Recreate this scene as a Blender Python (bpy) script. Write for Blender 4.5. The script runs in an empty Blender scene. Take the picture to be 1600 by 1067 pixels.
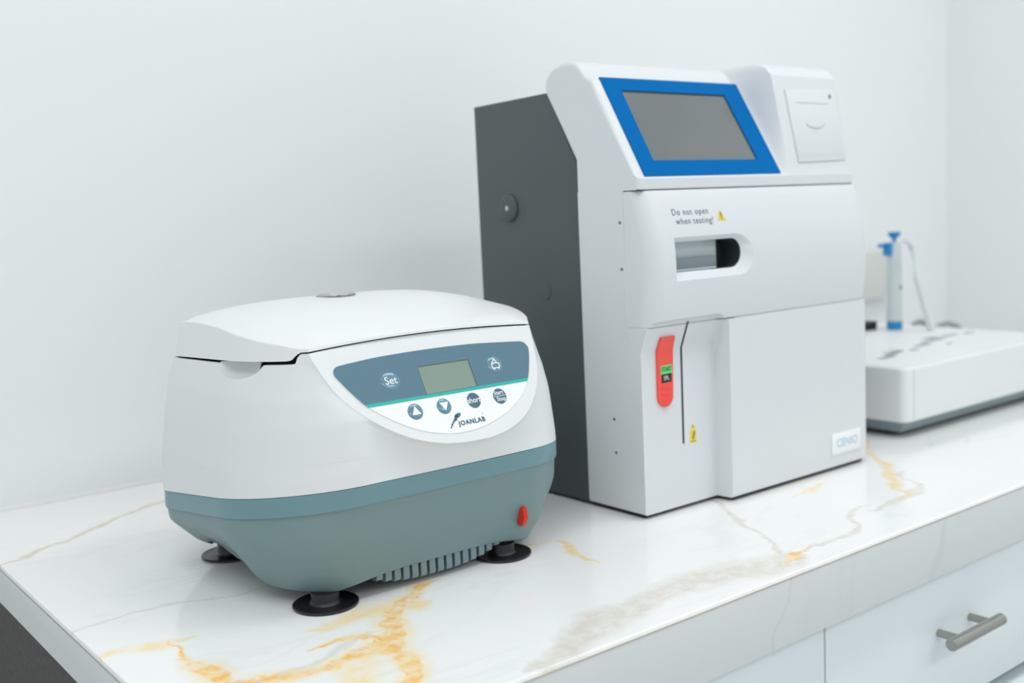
import bpy, bmesh, math, random
from mathutils import Vector, Matrix
random.seed(7)
S = bpy.context.scene
COL = S.collection
# ------------------------------------------------------------------ camera
RR = Matrix(((0.783623146, -0.619483755, -0.046633065), (-0.109295506, -0.06358151, -0.991973731), (0.611546611, 0.782430361, -0.117530733)))
cam = bpy.data.cameras.new('camera')
cam.lens = 37.57197
cam.sensor_width = 36
cam.clip_start = 0.01
cam.dof.use_dof = True
cam.dof.focus_distance = 0.865
cam.dof.aperture_fstop = 4.5
co = bpy.data.objects.new('camera', cam)
COL.objects.link(co)
r, d, f = RR[0], RR[1], RR[2]
co.matrix_world = Matrix(((r[0], -d[0], -f[0], 0.0), (r[1], -d[1], -f[1], 0.0), (r[2], -d[2], -f[2], 0.3), (0, 0, 0, 1)))
S.camera = co
# ------------------------------------------------------------------ colour management, world, lights
S.view_settings.view_transform = 'Standard'
S.view_settings.look = 'None'
S.view_settings.exposure = -0.59
S.view_settings.gamma = 1
S.view_settings.use_curve_mapping = False
W = bpy.data.worlds.new('world')
S.world = W
W.use_nodes = True
W.node_tree.nodes['Background'].inputs[0].default_value = (0.93, 0.985, 1.0, 1)
W.node_tree.nodes['Background'].inputs[1].default_value = 1.12

def area(name, loc, rot, sx, sy, power, col=(1, 1, 1)):
    l = bpy.data.lights.new(name, 'AREA')
    l.shape = 'RECTANGLE'; l.size = sx; l.size_y = sy; l.energy = power; l.color = col
    o = bpy.data.objects.new(name, l)
    o.location = loc; o.rotation_euler = rot
    COL.objects.link(o)
    return o
CEIL = 1.75
PANELS = [(-0.35, 0.15), (1.35, 0.15), (0.45, -1.6), (2.0, -1.6)]
for i, (x, y) in enumerate(PANELS):
    area('ceiling_lamp_light', (x, y, CEIL - 0.03), (0, 0, 0), 1.15, 0.55, 12.8, (0.98, 1.0, 1.0))

# ------------------------------------------------------------------ materials
def srgb(r, g, b):
    f = lambda c: (c / 255) / 12.92 if c / 255 <= 0.04045 else ((c / 255 + 0.055) / 1.055) ** 2.4
    return (f(r), f(g), f(b), 1)

def mat(name, col, rough=0.45, metal=0.0, bump=0.0, bscale=900.0, var=0.0, vscale=8.0, spec=0.5, coat=0.0, trans=0.0, alpha=1.0, emit=0.0, aniso_scale=None):
    m = bpy.data.materials.new(name)
    m.use_nodes = True
    nt = m.node_tree
    b = nt.nodes['Principled BSDF']
    b.inputs['Base Color'].default_value = col
    b.inputs['Roughness'].default_value = rough
    b.inputs['Metallic'].default_value = metal
    b.inputs['Specular IOR Level'].default_value = spec
    b.inputs['Coat Weight'].default_value = coat
    b.inputs['Coat Roughness'].default_value = 0.05
    b.inputs['Transmission Weight'].default_value = trans
    b.inputs['Alpha'].default_value = alpha
    if emit > 0:
        b.inputs['Emission Color'].default_value = col
        b.inputs['Emission Strength'].default_value = emit
    tc = nt.nodes.new('ShaderNodeTexCoord')
    mp = nt.nodes.new('ShaderNodeMapping')
    if aniso_scale: mp.inputs['Scale'].default_value = aniso_scale
    nt.links.new(tc.outputs['Object'], mp.inputs['Vector'])
    n1 = nt.nodes.new('ShaderNodeTexNoise')
    n1.inputs['Scale'].default_value = vscale
    nt.links.new(mp.outputs[0], n1.inputs['Vector'])
    mx = nt.nodes.new('ShaderNodeMix'); mx.data_type = 'RGBA'
    mx.inputs['A'].default_value = tuple(c * (1 - var) for c in col[:3]) + (1,)
    mx.inputs['B'].default_value = tuple(min(1, c * (1 + var)) for c in col[:3]) + (1,)
    nt.links.new(n1.outputs['Fac'], mx.inputs['Factor'])
    nt.links.new(mx.outputs['Result'], b.inputs['Base Color'])
    if bump > 0:
        n2 = nt.nodes.new('ShaderNodeTexNoise')
        n2.inputs['Scale'].default_value = bscale
        nt.links.new(mp.outputs[0], n2.inputs['Vector'])
        bp = nt.nodes.new('ShaderNodeBump')
        bp.inputs['Strength'].default_value = bump
        bp.inputs['Distance'].default_value = 0.0005
        nt.links.new(n2.outputs['Fac'], bp.inputs['Height'])
        nt.links.new(bp.outputs[0], b.inputs['Normal'])
    return m

M = {}
M['wall'] = mat('wall_paint', (0.85, 0.87, 0.875, 1), 0.6, bump=0.25, bscale=60, var=0.012, vscale=2.5)
M['ceiling'] = mat('ceiling_paint', (0.82, 0.83, 0.83, 1), 0.7)
M['floor'] = mat('floor_tile', (0.62, 0.64, 0.65, 1), 0.35, var=0.05, vscale=3)
M['abs'] = mat('white_plastic', (0.705, 0.73, 0.75, 1), 0.42, bump=0.10, bscale=1600)
M['lid'] = mat('lid_plastic', (0.79, 0.80, 0.80, 1), 0.36, bump=0.05, bscale=1600)
M['body'] = mat('body_plastic', (0.75, 0.77, 0.77, 1), 0.38, bump=0.06, bscale=1600)
M['base'] = mat('grey_blue_plastic', (0.175, 0.265, 0.278, 1), 0.42, bump=0.10, bscale=1400)
M['band'] = mat('teal_grey_plastic', (0.150, 0.285, 0.325, 1), 0.36, bump=0.04, bscale=1400)
M['slat'] = mat('slat_plastic', (0.19, 0.265, 0.29, 1), 0.4)
M['dark_gap'] = mat('dark_gasket', (0.012, 0.014, 0.016, 1), 0.6)
M['rubber'] = mat('black_rubber', (0.012, 0.012, 0.014, 1), 0.28, bump=0.3, bscale=2500, var=0.2, vscale=300)
M['metal_dark'] = mat('dark_grey_sheet_steel', (0.075, 0.090, 0.096, 1), 0.5, bump=0.35, bscale=1800)
M['blue'] = mat('blue_bezel', (0.0003, 0.135, 0.42, 1), 0.55, spec=0.03)
M['screen'] = mat('screen_glass', (0.12, 0.135, 0.138, 1), 0.22, spec=0.8)
M['black'] = mat('black_plastic', (0.008, 0.009, 0.01, 1), 0.4)
M['red'] = mat('red_plastic', srgb(247, 84, 72), 0.35)
M['red_dark'] = mat('red_switch', srgb(205, 45, 25), 0.25)
M['green'] = mat('green_sticker', srgb(110, 225, 130), 0.5)
M['darkgreen'] = mat('green_print', srgb(10, 90, 50), 0.5)
M['yellow'] = mat('yellow_sticker', srgb(235, 210, 20), 0.5)
M['print'] = mat('grey_print', srgb(96, 112, 122), 0.6)
M['sticker'] = mat('white_sticker', (0.88, 0.90, 0.90, 1), 0.3)
M['header'] = mat('slate_panel_film', srgb(84, 119, 136), 0.32, var=0.10, vscale=40, aniso_scale=(1.5, 60, 60))
M['slate'] = mat('slate_print', srgb(70, 104, 121), 0.35)
M['bubble'] = mat('clear_button_dome', srgb(98, 136, 154), 0.16, coat=0.35)
M['teal'] = mat('teal_print', srgb(10, 178, 168), 0.4)
M['lcd'] = mat('lcd_glass', srgb(132, 150, 138), 0.25, var=0.03, vscale=60)
M['lcd_rim'] = mat('lcd_rim', srgb(74, 92, 98), 0.4)
M['clear'] = mat('clear_glass', (0.92, 0.93, 0.95, 1), 0.05, trans=0.9)
M['ring'] = mat('lilac_ring', (0.45, 0.44, 0.5, 1), 0.2)
M['steel'] = mat('brushed_steel', (0.42, 0.41, 0.38, 1), 0.32, metal=1.0, var=0.06, vscale=40, aniso_scale=(1, 30, 30))
M['chrome'] = mat('chrome', (0.6, 0.65, 0.68, 1), 0.18, metal=1.0)
M['bar'] = mat('dull_steel_bar', (0.20, 0.245, 0.27, 1), 0.3)
M['tan'] = mat('tan_grout', (0.50, 0.40, 0.27, 1), 0.6, var=0.3, vscale=60)
M['deep'] = mat('dark_slate_plastic', (0.035, 0.045, 0.052, 1), 0.4)
M['cab'] = mat('gloss_white_laminate', (0.84, 0.90, 0.925, 1), 0.16, coat=0.3)
M['cab_in'] = mat('cabinet_carcass', (0.30, 0.36, 0.40, 1), 0.5)
M['side'] = mat('dark_speckled_panel', (0.045, 0.042, 0.037, 1), 0.6, var=0.9, vscale=260, bump=0.3, bscale=300)
M['dev'] = mat('console_white', (0.78, 0.80, 0.80, 1), 0.42)
M['dev_base'] = mat('console_base', (0.22, 0.28, 0.30, 1), 0.5)
M['pblue'] = mat('pipette_blue', srgb(40, 140, 200), 0.35)
M['pgrey'] = mat('pipette_clear_grey', (0.62, 0.68, 0.69, 1), 0.3)
M['pwhite'] = mat('pale_plastic', (0.78, 0.80, 0.80, 1), 0.35)
M['cable'] = mat('grey_cable', (0.30, 0.33, 0.32, 1), 0.5)
M['outlet'] = mat('wall_box_plastic', (0.66, 0.67, 0.64, 1), 0.5)
M['caulk'] = mat('silicone', (0.85, 0.86, 0.85, 1), 0.4)
M['logo'] = mat('logo_blue', srgb(130, 185, 222), 0.5)
M['soft_print'] = mat('faded_print', srgb(150, 160, 168), 0.6)
M['soft_yellow'] = mat('faded_yellow', srgb(215, 205, 150), 0.6)
M['lamp'] = mat('lamp_diffuser', (1, 1, 1, 1), 0.5, emit=2.0)
M['inner'] = mat('inner_grey', (0.52, 0.58, 0.60, 1), 0.45)

# ---- marble: veins follow traced centre lines in counter coordinates, with noise
def marble():
    m = bpy.data.materials.new('golden_vein_marble')
    m.use_nodes = True
    nt = m.node_tree; N = nt.nodes; L = nt.links
    b = N['Principled BSDF']
    b.inputs['Roughness'].default_value = 0.13
    b.inputs['Specular IOR Level'].default_value = 0.5
    tc = N.new('ShaderNodeTexCoord')
    def math_(op, a, c=None, clamp=False):
        n = N.new('ShaderNodeMath'); n.operation = op; n.use_clamp = clamp
        for i, v in enumerate((a, c)):
            if v is None: continue
            if isinstance(v, (int, float)): n.inputs[i].default_value = v
            else: L.new(v, n.inputs[i])
        return n.outputs[0]
    def noise(scale, detail=4.0, rough=0.55, vec=None, dist=0.0):
        n = N.new('ShaderNodeTexNoise')
        n.inputs['Scale'].default_value = scale; n.inputs['Detail'].default_value = detail
        n.inputs['Roughness'].default_value = rough; n.inputs['Distortion'].default_value = dist
        L.new(vec or tc.outputs['Object'], n.inputs['Vector'])
        return n
    # warp
    wn = noise(28, 5.0, 0.62)
    sub = N.new('ShaderNodeVectorMath'); sub.operation = 'SUBTRACT'; sub.inputs[1].default_value = (0.5, 0.5, 0.5)
    L.new(wn.outputs['Color'], sub.inputs[0])
    sc = N.new('ShaderNodeVectorMath'); sc.operation = 'SCALE'; sc.inputs['Scale'].default_value = 0.030
    L.new(sub.outputs[0], sc.inputs[0])
    ad = N.new('ShaderNodeVectorMath'); ad.operation = 'ADD'
    L.new(tc.outputs['Object'], ad.inputs[0]); L.new(sc.outputs[0], ad.inputs[1])
    sp = N.new('ShaderNodeSeparateXYZ'); L.new(ad.outputs[0], sp.inputs[0])
    sr = N.new('ShaderNodeSeparateXYZ'); L.new(tc.outputs['Object'], sr.inputs[0])
    def fcurve(src, lo, hi, pts, vlo, vhi):
        mr = N.new('ShaderNodeMapRange'); mr.clamp = True
        mr.inputs['From Min'].default_value = lo; mr.inputs['From Max'].default_value = hi
        L.new(src, mr.inputs['Value'])
        fc = N.new('ShaderNodeFloatCurve')
        cu = fc.mapping.curves[0]
        pts = [((p - lo) / (hi - lo), (v - vlo) / (vhi - vlo)) for p, v in pts]
        while len(cu.points) < len(pts): cu.points.new(0.5, 0.5)
        for q, (p, v) in zip(cu.points, pts):
            q.location = (p, v); q.handle_type = 'AUTO_CLAMPED'
        fc.mapping.update()
        L.new(mr.outputs[0], fc.inputs['Value'])
        return math_('ADD', math_('MULTIPLY', fc.outputs[0], vhi - vlo), vlo)
    def vein(axis, pts, width, fade=0.02):
        # pts: (param, value, relative width)
        pts = sorted(pts)
        u, v = (sp.outputs[0], sp.outputs[1]) if axis == 'x' else (sp.outputs[1], sp.outputs[0])
        if axis == 'z': u, v = sp.outputs[2], sp.outputs[0]
        lo, hi = pts[0][0] - fade, pts[-1][0] + fade
        P = [(lo, pts[0][1])] + [(p[0], p[1]) for p in pts] + [(hi, pts[-1][1])]
        vals = [p[1] for p in P]; vlo, vhi = min(vals) - 0.01, max(vals) + 0.01
        c = fcurve(u, lo, hi, P, vlo, vhi)
        Wd = [(lo, 0.0)] + [(p[0], p[2]) for p in pts] + [(hi, 0.0)]
        w = fcurve(u, lo, hi, Wd, 0.0, 2.0)
        dd = math_('ABSOLUTE', math_('SUBTRACT', v, c))
        q = math_('DIVIDE', dd, math_('ADD', math_('MULTIPLY', w, width), 0.00001))
        s = math_('SUBTRACT', 1.0, q, True)
        return s
    def mx(a, c): return math_('MAXIMUM', a, c)
    def col(base, fac, rgb):
        n = N.new('ShaderNodeMix'); n.data_type = 'RGBA'
        L.new(fac, n.inputs['Factor']); 
        if isinstance(base, tuple): n.inputs['A'].default_value = base
        else: L.new(base, n.inputs['A'])
        n.inputs['B'].default_value = rgb
        return n.outputs['Result']
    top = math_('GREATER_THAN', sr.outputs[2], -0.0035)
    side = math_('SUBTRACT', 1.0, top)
    # base white with cloudy warm/cool drift
    cl = noise(3.2, 3.0, 0.5, dist=0.6)
    base = col((0.86, 0.87, 0.86, 1), cl.outputs['Fac'], (0.90, 0.895, 0.88, 1))
    # background fine grey veins everywhere: distorted, stretched noise ridges
    mp = N.new('ShaderNodeMapping'); mp.inputs['Rotation'].default_value = (0, 0, 0.75); mp.inputs['Scale'].default_value = (1.0, 3.2, 1.0)
    L.new(tc.outputs['Object'], mp.inputs['Vector'])
    gn = noise(2.6, 6.0, 0.55, mp.outputs[0], 0.9)
    ridge = math_('ABSOLUTE', math_('SUBTRACT', gn.outputs['Fac'], 0.5))
    gm = math_('SUBTRACT', 1.0, math_('MULTIPLY', ridge, 45.0), True)
    gl = noise(4.0, 2.0)
    gm = math_('MULTIPLY', math_('MULTIPLY', gm, math_('SUBTRACT', math_('MULTIPLY', gl.outputs['Fac'], 2.2), 0.9, True)), 0.38)
    base = col(base, gm, (0.56, 0.57, 0.56, 1))
    pn = noise(75, 5.0, 0.7)
    patch = math_('MULTIPLY', math_('SUBTRACT', pn.outputs['Fac'], 0.36, True), 4.5, True)
    pn2 = noise(95, 3.0, 0.6)
    patch2 = math_('MULTIPLY', math_('SUBTRACT', pn2.outputs['Fac'], 0.40, True), 4.0, True)
    # taupe veins
    tp = vein('x', [(.4334, .536, .6), (.474, .549, 1), (.516, .561, 1.2), (.562, .5665, .8), (.605, .573, 1.1), (.643, .566, 1.2), (.679, .556, 1.5), (.726, .550, .8)], 0.022)
    tp = mx(tp, vein('x', [(.7018, .5511, .5), (.7245, .564, .7), (.7492, .598, .7), (.766, .638, .8), (.796, .682, .9), (.84, .75, .6)], 0.010))
    tp = mx(tp, vein('x', [(.726, .5498, .6), (.774, .555, .6), (.82, .557, .7), (.861, .587, .8), (.891, .594, .4)], 0.008))
    tp = mx(tp, vein('x', [(.90, .58, .4), (.955, .5865, .8), (1.0, .60, .6), (1.03, .64, .5)], 0.012))
    tpf = math_('MULTIPLY', math_('MULTIPLY', math_('MULTIPLY', tp, 1.6, True), math_('ADD', math_('MULTIPLY', patch, 0.4), 0.35)), 0.85)
    base = col(base, math_('MULTIPLY', tpf, top), (0.63, 0.575, 0.47, 1))
    # thin tan vein by the wall
    g1 = vein('x', [(.12, 1.0, .6), (.2113, 1.056, .6), (.25, 1.0753, .9), (.2926, 1.0984, .9), (.3156, 1.112, 1.1), (.3431, 1.1365, 1), (.3766, 1.1543, 1), (.408, 1.166, .8), (.46, 1.18, .5)], 0.0065)
    base = col(base, math_('MULTIPLY', math_('MULTIPLY', g1, 0.75, True), top), (0.60, 0.48, 0.26, 1))
    gr = vein('x', [(.2132, .834, .6), (.2446, .8338, .8), (.276, .837, .8), (.319, .824, .5), (.36, .815, .3)], 0.006)
    gr = mx(gr, vein('x', [(.26, .648, .4), (.31, .648, .9), (.35, .655, .9), (.375, .665, .4)], 0.006))
    base = col(base, math_('MULTIPLY', math_('MULTIPLY', gr, 0.4, True), top), (0.5, 0.5, 0.47, 1))
    # yellow halo + orange core
    O = [('y', [(.655, .2583, 1.1), (.6816, .2595, 1.2), (.70, .2578, 1.2), (.715, .2565, .5), (.745, .262, .15)], 0.0065),
         ('x', [(.255, .6535, .8), (.2698, .652, 1.0), (.2927, .6424, 1.0), (.3134, .6363, .8), (.3324, .6351, .8), (.3482, .6361, .9), (.3666, .6365, 1.3), (.3797, .6428, 1.9), (.3893, .6583, 2.0), (.405, .678, 1.6), (.423, .6976, 1.1), (.441, .7096, .8), (.457, .7248, .6)], 0.009),
         ('y', [(.60, .369, .9), (.635, .3683, 1.1), (.619, .3717, 1), (.584, .362, .9), (.573, .35, .9), (.55, .345, .8)], 0.010),
         ('x', [(.345, .667, .5), (.357, .6655, .7), (.370, .660, .8), (.379, .65, .6)], 0.008)]
    oc = None
    for a, p, w in O:
        v_ = vein(a, p, w); oc = v_ if oc is None else mx(oc, v_)
    halo = [('y', [(.5925, .33, .8), (.6157, .3374, .9), (.6322, .346, .9)], 0.011),
            ('x', [(.362, .70, .5), (.385, .705, .8), (.41, .70, .9), (.43, .69, .7)], 0.012),
            ('x', [(.225, .765, .3), (.251, .7541, .8), (.262, .7532, .6)], 0.009)]
    hc = None
    for a, p, w in O + halo:
        v_ = vein(a, [(q[0], q[1], q[2]) for q in p], w * 2.2); hc = v_ if hc is None else mx(hc, v_)
    t1 = vein('y', [(.6788, .5986, .4), (.7066, .609, 1.0), (.7272, .6154, .6), (.7378, .603, .5), (.7506, .583, .4)], 0.008)
    r3 = vein('x', [(.955, .5865, .3), (.9711, .6058, .9), (1.0047, .6358, 1.0), (1.0505, .6712, 1.0), (1.0922, .7207, .8), (1.14, .76, .7)], 0.013)
    s2 = vein('x', [(.895, .669, .3), (.913, .6733, 1.2), (.93, .676, .4)], 0.010)
    s3 = vein('x', [(.712, .548, .5), (.7261, .5498, 1.3), (.742, .552, .5)], 0.007)
    soft = mx(mx(t1, r3), mx(s2, s3))
    hf = math_('MULTIPLY', math_('MULTIPLY', mx(hc, soft), 1.5, True), math_('ADD', math_('MULTIPLY', patch, 0.6), 0.3))
    base = col(base, math_('MULTIPLY', math_('MULTIPLY', hf, 0.88), top), (0.94, 0.73, 0.34, 1))
    of = math_('MULTIPLY', math_('MULTIPLY', mx(oc, math_('MULTIPLY', s3, 0.9)), 2.8, True), math_('ADD', math_('MULTIPLY', patch2, 0.75), 0.08))
    base = col(base, math_('MULTIPLY', of, top), (0.96, 0.48, 0.05, 1))
    of2 = math_('MULTIPLY', math_('MULTIPLY', soft, patch2), 0.4)
    base = col(base, math_('MULTIPLY', of2, top), (0.78, 0.45, 0.16, 1))
    # apron veins
    av = vein('z', [(-.0585, .902, .9), (-.0275, .914, 1.0), (0, .923, .7)], 0.008)
    av = mx(av, vein('z', [(-.06, .662, .7), (-.0315, .678, .8), (0, .69, .6)], 0.005))
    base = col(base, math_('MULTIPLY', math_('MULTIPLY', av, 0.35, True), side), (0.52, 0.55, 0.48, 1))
    base = col(base, math_('MULTIPLY', side, 0.6), (0.50, 0.54, 0.54, 1))  # same marble, greyed on apron and end faces: their weaker light painted in
    L.new(base, b.inputs['Base Color'])
    return m
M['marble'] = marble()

# ------------------------------------------------------------------ helpers
def tagp(o, label=None, cat=None, group=None, kind=None):
    if label: o['label'] = label
    if cat: o['category'] = cat
    if group: o['group'] = group
    if kind: o['kind'] = kind
    return o

def empty(name, loc, label, cat, group=None):
    o = bpy.data.objects.new(name, None)
    o.location = loc
    o.empty_display_size = 0.02
    COL.objects.link(o)
    return tagp(o, label, cat, group)

def link(name, me, parent=None, mats=None, smooth=True, angle=35):
    if mats is not None:
        if not isinstance(mats, (list, tuple)): mats = [mats]
        for m in mats: me.materials.append(m)
    o = bpy.data.objects.new(name, me)
    COL.objects.link(o)
    if smooth:
        me.polygons.foreach_set('use_smooth', [True] * len(me.polygons))
        me.set_sharp_from_angle(angle=math.radians(angle))
    if parent is not None:
        o.parent = parent
        pm = Matrix.Identity(4); q = parent
        chain = []
        while q: chain.append(q); q = q.parent
        loc = Vector((0, 0, 0))
        for c in chain: loc += c.location
        me.transform(Matrix.Translation(-loc))
    return o

class MB:
    """collects world-space geometry, then links it as one mesh object"""
    def __init__(s): s.v = []; s.f = []; s.mi = []; s.cur = 0
    def add(s, vs, fs):
        n = len(s.v)
        s.v += [tuple(p) for p in vs]
        s.f += [tuple(n + i for i in q) for q in fs]
        s.mi += [s.cur] * len(fs)
    def box(s, x0, x1, y0, y1, z0, z1):
        s.add([(x0, y0, z0), (x1, y0, z0), (x1, y1, z0), (x0, y1, z0), (x0, y0, z1), (x1, y0, z1), (x1, y1, z1), (x0, y1, z1)],
              [(0, 3, 2, 1), (4, 5, 6, 7), (0, 1, 5, 4), (1, 2, 6, 5), (2, 3, 7, 6), (3, 0, 4, 7)])
    def loft(s, rings, cap0=True, cap1=True, closed=True):
        n = len(rings[0]); vs = [p for r_ in rings for p in r_]; fs = []
        for i in range(len(rings) - 1):
            for j in range(n if closed else n - 1):
                k = (j + 1) % n
                fs.append((i * n + j, i * n + k, (i + 1) * n + k, (i + 1) * n + j))
        if cap0: fs.append(tuple(range(n - 1, -1, -1)))
        if cap1: fs.append(tuple((len(rings) - 1) * n + j for j in range(n)))
        s.add(vs, fs)
    def tube(s, pts, r, n=16, cap=True):
        pts = [Vector(p) for p in pts]
        rs = r if isinstance(r, (list, tuple)) else [r] * len(pts)
        rings = []
        up = None
        for i, p in enumerate(pts):
            t = (pts[min(i + 1, len(pts) - 1)] - pts[max(i - 1, 0)]).normalized()
            if up is None:
                up = Vector((0, 0, 1)) if abs(t.z) < 0.9 else Vector((1, 0, 0))
            a = t.cross(up).normalized(); up = a.cross(t).normalized()
            rings.append([p + (a * math.cos(2 * math.pi * j / n) + up * math.sin(2 * math.pi * j / n)) * rs[i] for j in range(n)])
        s.loft(rings, cap, cap)
    def lathe(s, c, prof, n=40, axis='z', sx=1.0, sy=1.0):
        rings = []
        for rr, h in prof:
            ring = []
            for j in range(n):
                a = 2 * math.pi * j / n
                p = (rr * math.cos(a) * sx, rr * math.sin(a) * sy, h)
                if axis == 'x': p = (h, p[0], p[1])
                if axis == 'y': p = (p[0], h, p[1])
                ring.append((c[0] + p[0], c[1] + p[1], c[2] + p[2]))
            rings.append(ring)
        s.loft(rings)
    def prism(s, poly, fn, t0, t1):
        """poly: 2D points; fn(u, v, t) -> 3D"""
        s.loft([[fn(u, v, t0) for u, v in poly], [fn(u, v, t1) for u, v in poly]])
    def build(s, name, mats, parent=None, smooth=True, angle=35, fix=True):
        me = bpy.data.meshes.new(name)
        me.from_pydata(s.v, [], s.f)
        me.polygons.foreach_set('material_index', s.mi)
        if fix:
            bm = bmesh.new(); bm.from_mesh(me)
            bmesh.ops.remove_doubles(bm, verts=bm.verts, dist=1e-6)
            bmesh.ops.recalc_face_normals(bm, faces=bm.faces)
            bm.to_mesh(me); bm.free()
        me.update()
        return link(name, me, parent, mats, smooth, angle)

def boolean(o, cutters, bevel=0.0, segs=2, angle=40):
    """cut o with the meshes of cutters, bake the result, drop the cutters"""
    for c in cutters:
        md = o.modifiers.new('cut', 'BOOLEAN'); md.operation = 'DIFFERENCE'; md.object = c; md.solver = 'EXACT'
    if bevel > 0:
        bv = o.modifiers.new('bev', 'BEVEL'); bv.width = bevel; bv.segments = segs; bv.limit_method = 'ANGLE'; bv.angle_limit = math.radians(40)
    dg = bpy.context.evaluated_depsgraph_get()
    dg.update()
    me = bpy.data.meshes.new_from_object(o.evaluated_get(dg))
    o.modifiers.clear()
    old = o.data; o.data = me; bpy.data.meshes.remove(old)
    for c in cutters:
        d_ = c.data; bpy.data.objects.remove(c); bpy.data.meshes.remove(d_)
    me.polygons.foreach_set('use_smooth', [True] * len(me.polygons))
    me.set_sharp_from_angle(angle=math.radians(angle))
    return o

def bevel(o, w, segs=3, angle=40):
    return boolean(o, [], w, segs, angle)

def wn(o):
    m_ = o.modifiers.new('weighted', 'WEIGHTED_NORMAL'); m_.keep_sharp = True; m_.weight = 80
    return o

def text_geo(s, size, offset=0.0, shear=0.0, sx=1.0, space=1.0):
    """flat text, centred, as (verts, faces) in 2D"""
    cu = bpy.data.curves.new('txt', 'FONT')
    cu.body = s; cu.size = size; cu.align_x = 'CENTER'; cu.align_y = 'CENTER'
    cu.offset = offset; cu.shear = shear; cu.space_character = space; cu.resolution_u = 3
    o = bpy.data.objects.new('txt', cu)
    COL.objects.link(o)
    dg = bpy.context.evaluated_depsgraph_get(); dg.update()
    me = bpy.data.meshes.new_from_object(o.evaluated_get(dg))
    vs = [(v.co.x * sx, v.co.y) for v in me.vertices]
    fs = [tuple(p.vertices) for p in me.polygons]
    bpy.data.objects.remove(o); bpy.data.curves.remove(cu); bpy.data.meshes.remove(me)
    if vs:
        cx = (min(v[0] for v in vs) + max(v[0] for v in vs)) / 2
        vs = [(v[0] - cx, v[1]) for v in vs]
    return vs, fs

def put_text(mb, s, fn, u, v, size, t, **k):
    vs, fs = text_geo(s, size, **k)
    mb.add([fn(u + a, v + b, t) for a, b in vs], fs)

def circle2(cx, cy, rx, ry=None, n=36):
    ry = ry or rx
    return [(cx + rx * math.cos(2 * math.pi * i / n), cy + ry * math.sin(2 * math.pi * i / n)) for i in range(n)]

def interp(x, tab):
    if x <= tab[0][0]: return tab[0][1]
    for (a, b), (c, d_) in zip(tab, tab[1:]):
        if x <= c: return b + (d_ - b) * (x - a) / (c - a)
    return tab[-1][1]
def sstep(a, b, x):
    t = max(0.0, min(1.0, (x - a) / (b - a)))
    return t * t * (3 - 2 * t)

# ================================================================== ROOM
WY = 1.264; WX = 2.2165; FL = -0.90
def slab(name, x0, x1, y0, y1, z0, z1, m):
    b = MB(); b.box(x0, x1, y0, y1, z0, z1)
    o = b.build(name, m, smooth=False)
    return tagp(o, kind='structure')
slab('floor', -2.2, WX + 0.1, -3.0, WY + 0.1, FL - 0.05, FL, M['floor'])
slab('wall_back', -2.2, WX + 0.1, WY, WY + 0.1, FL, CEIL, M['wall'])
slab('wall_right', WX, WX + 0.1, -3.0, WY, FL, CEIL, M['wall'])
slab('ceiling', -2.2, WX + 0.1, -3.0, WY + 0.1, CEIL, CEIL + 0.05, M['ceiling'])
for i, (x, y) in enumerate(PANELS):
    b = MB(); b.box(x - 0.6, x + 0.6, y - 0.3, y + 0.3, CEIL - 0.022, CEIL)
    root = b.build('ceiling_light', M['pwhite'], smooth=False)
    tagp(root, 'flat white rectangular ceiling light panel out of view above the worktop', 'ceiling light', 'ceiling light panels')
    b = MB(); b.box(x - 0.575, x + 0.575, y - 0.275, y + 0.275, CEIL - 0.025, CEIL - 0.022)
    b.build('diffuser', M['lamp'], root, smooth=False)
b = MB(); b.box(0.2113, WX, WY - 0.004, WY, 0.0, 0.004)
tagp(b.build('trim_1', M['caulk'], smooth=False), kind='structure')

# ================================================================== WORKTOP AND CABINETS
CX0, CY0, AP = 0.2113, 0.527, 0.0585
b = MB()
# one slab with a deeper front edge: L-shaped section run along the wall
e = 0.0022
def sec(x, k=0.0):
    return [(x, CY0 + k, -AP), (x, CY0 + k, -e - k), (x, CY0 + e * .3 + k, -e * .35 - k), (x, CY0 + e + k, -k), (x, WY, -k), (x, WY, -0.040), (x, CY0 + 0.022, -0.040), (x, CY0 + 0.022, -AP)]
b.loft([sec(CX0, .0012), sec(CX0 + .0004, .0004), sec(CX0 + .0012), sec(WX)])
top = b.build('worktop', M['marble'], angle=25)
tagp(top, 'white marble worktop with orange and tan veins and a thick front edge', 'worktop')
b = MB()
b.add(*(lambda P: (P, [(0, 1, 2, 3)]))([(CX0 - 0.0003, CY0 + 0.001, -0.0052), (CX0 - 0.0003, WY - 0.001, -0.0052), (CX0 - 0.0003, WY - 0.001, -0.0046), (CX0 - 0.0003, CY0 + 0.001, -0.0046)]))
b.build('mitre_joint', M['cab_in'], top, smooth=False, fix=False)
b = MB(); b.box(CX0 + 0.001, WX - 0.001, CY0 - 0.0003, CY0 + 0.001, -0.0036, -0.0030)
b.build('edge_joint', M['tan'], top, smooth=False)
b = MB(); b.box(CX0 + 0.005, CX0 + 0.021, CY0 + 0.0225, WY - 0.001, FL + 0.08, -0.0402)
tagp(b.build('end_panel', M['side'], smooth=False), 'dark speckled end panel under the left end of the marble worktop', 'panel')
FY = 0.545
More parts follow.
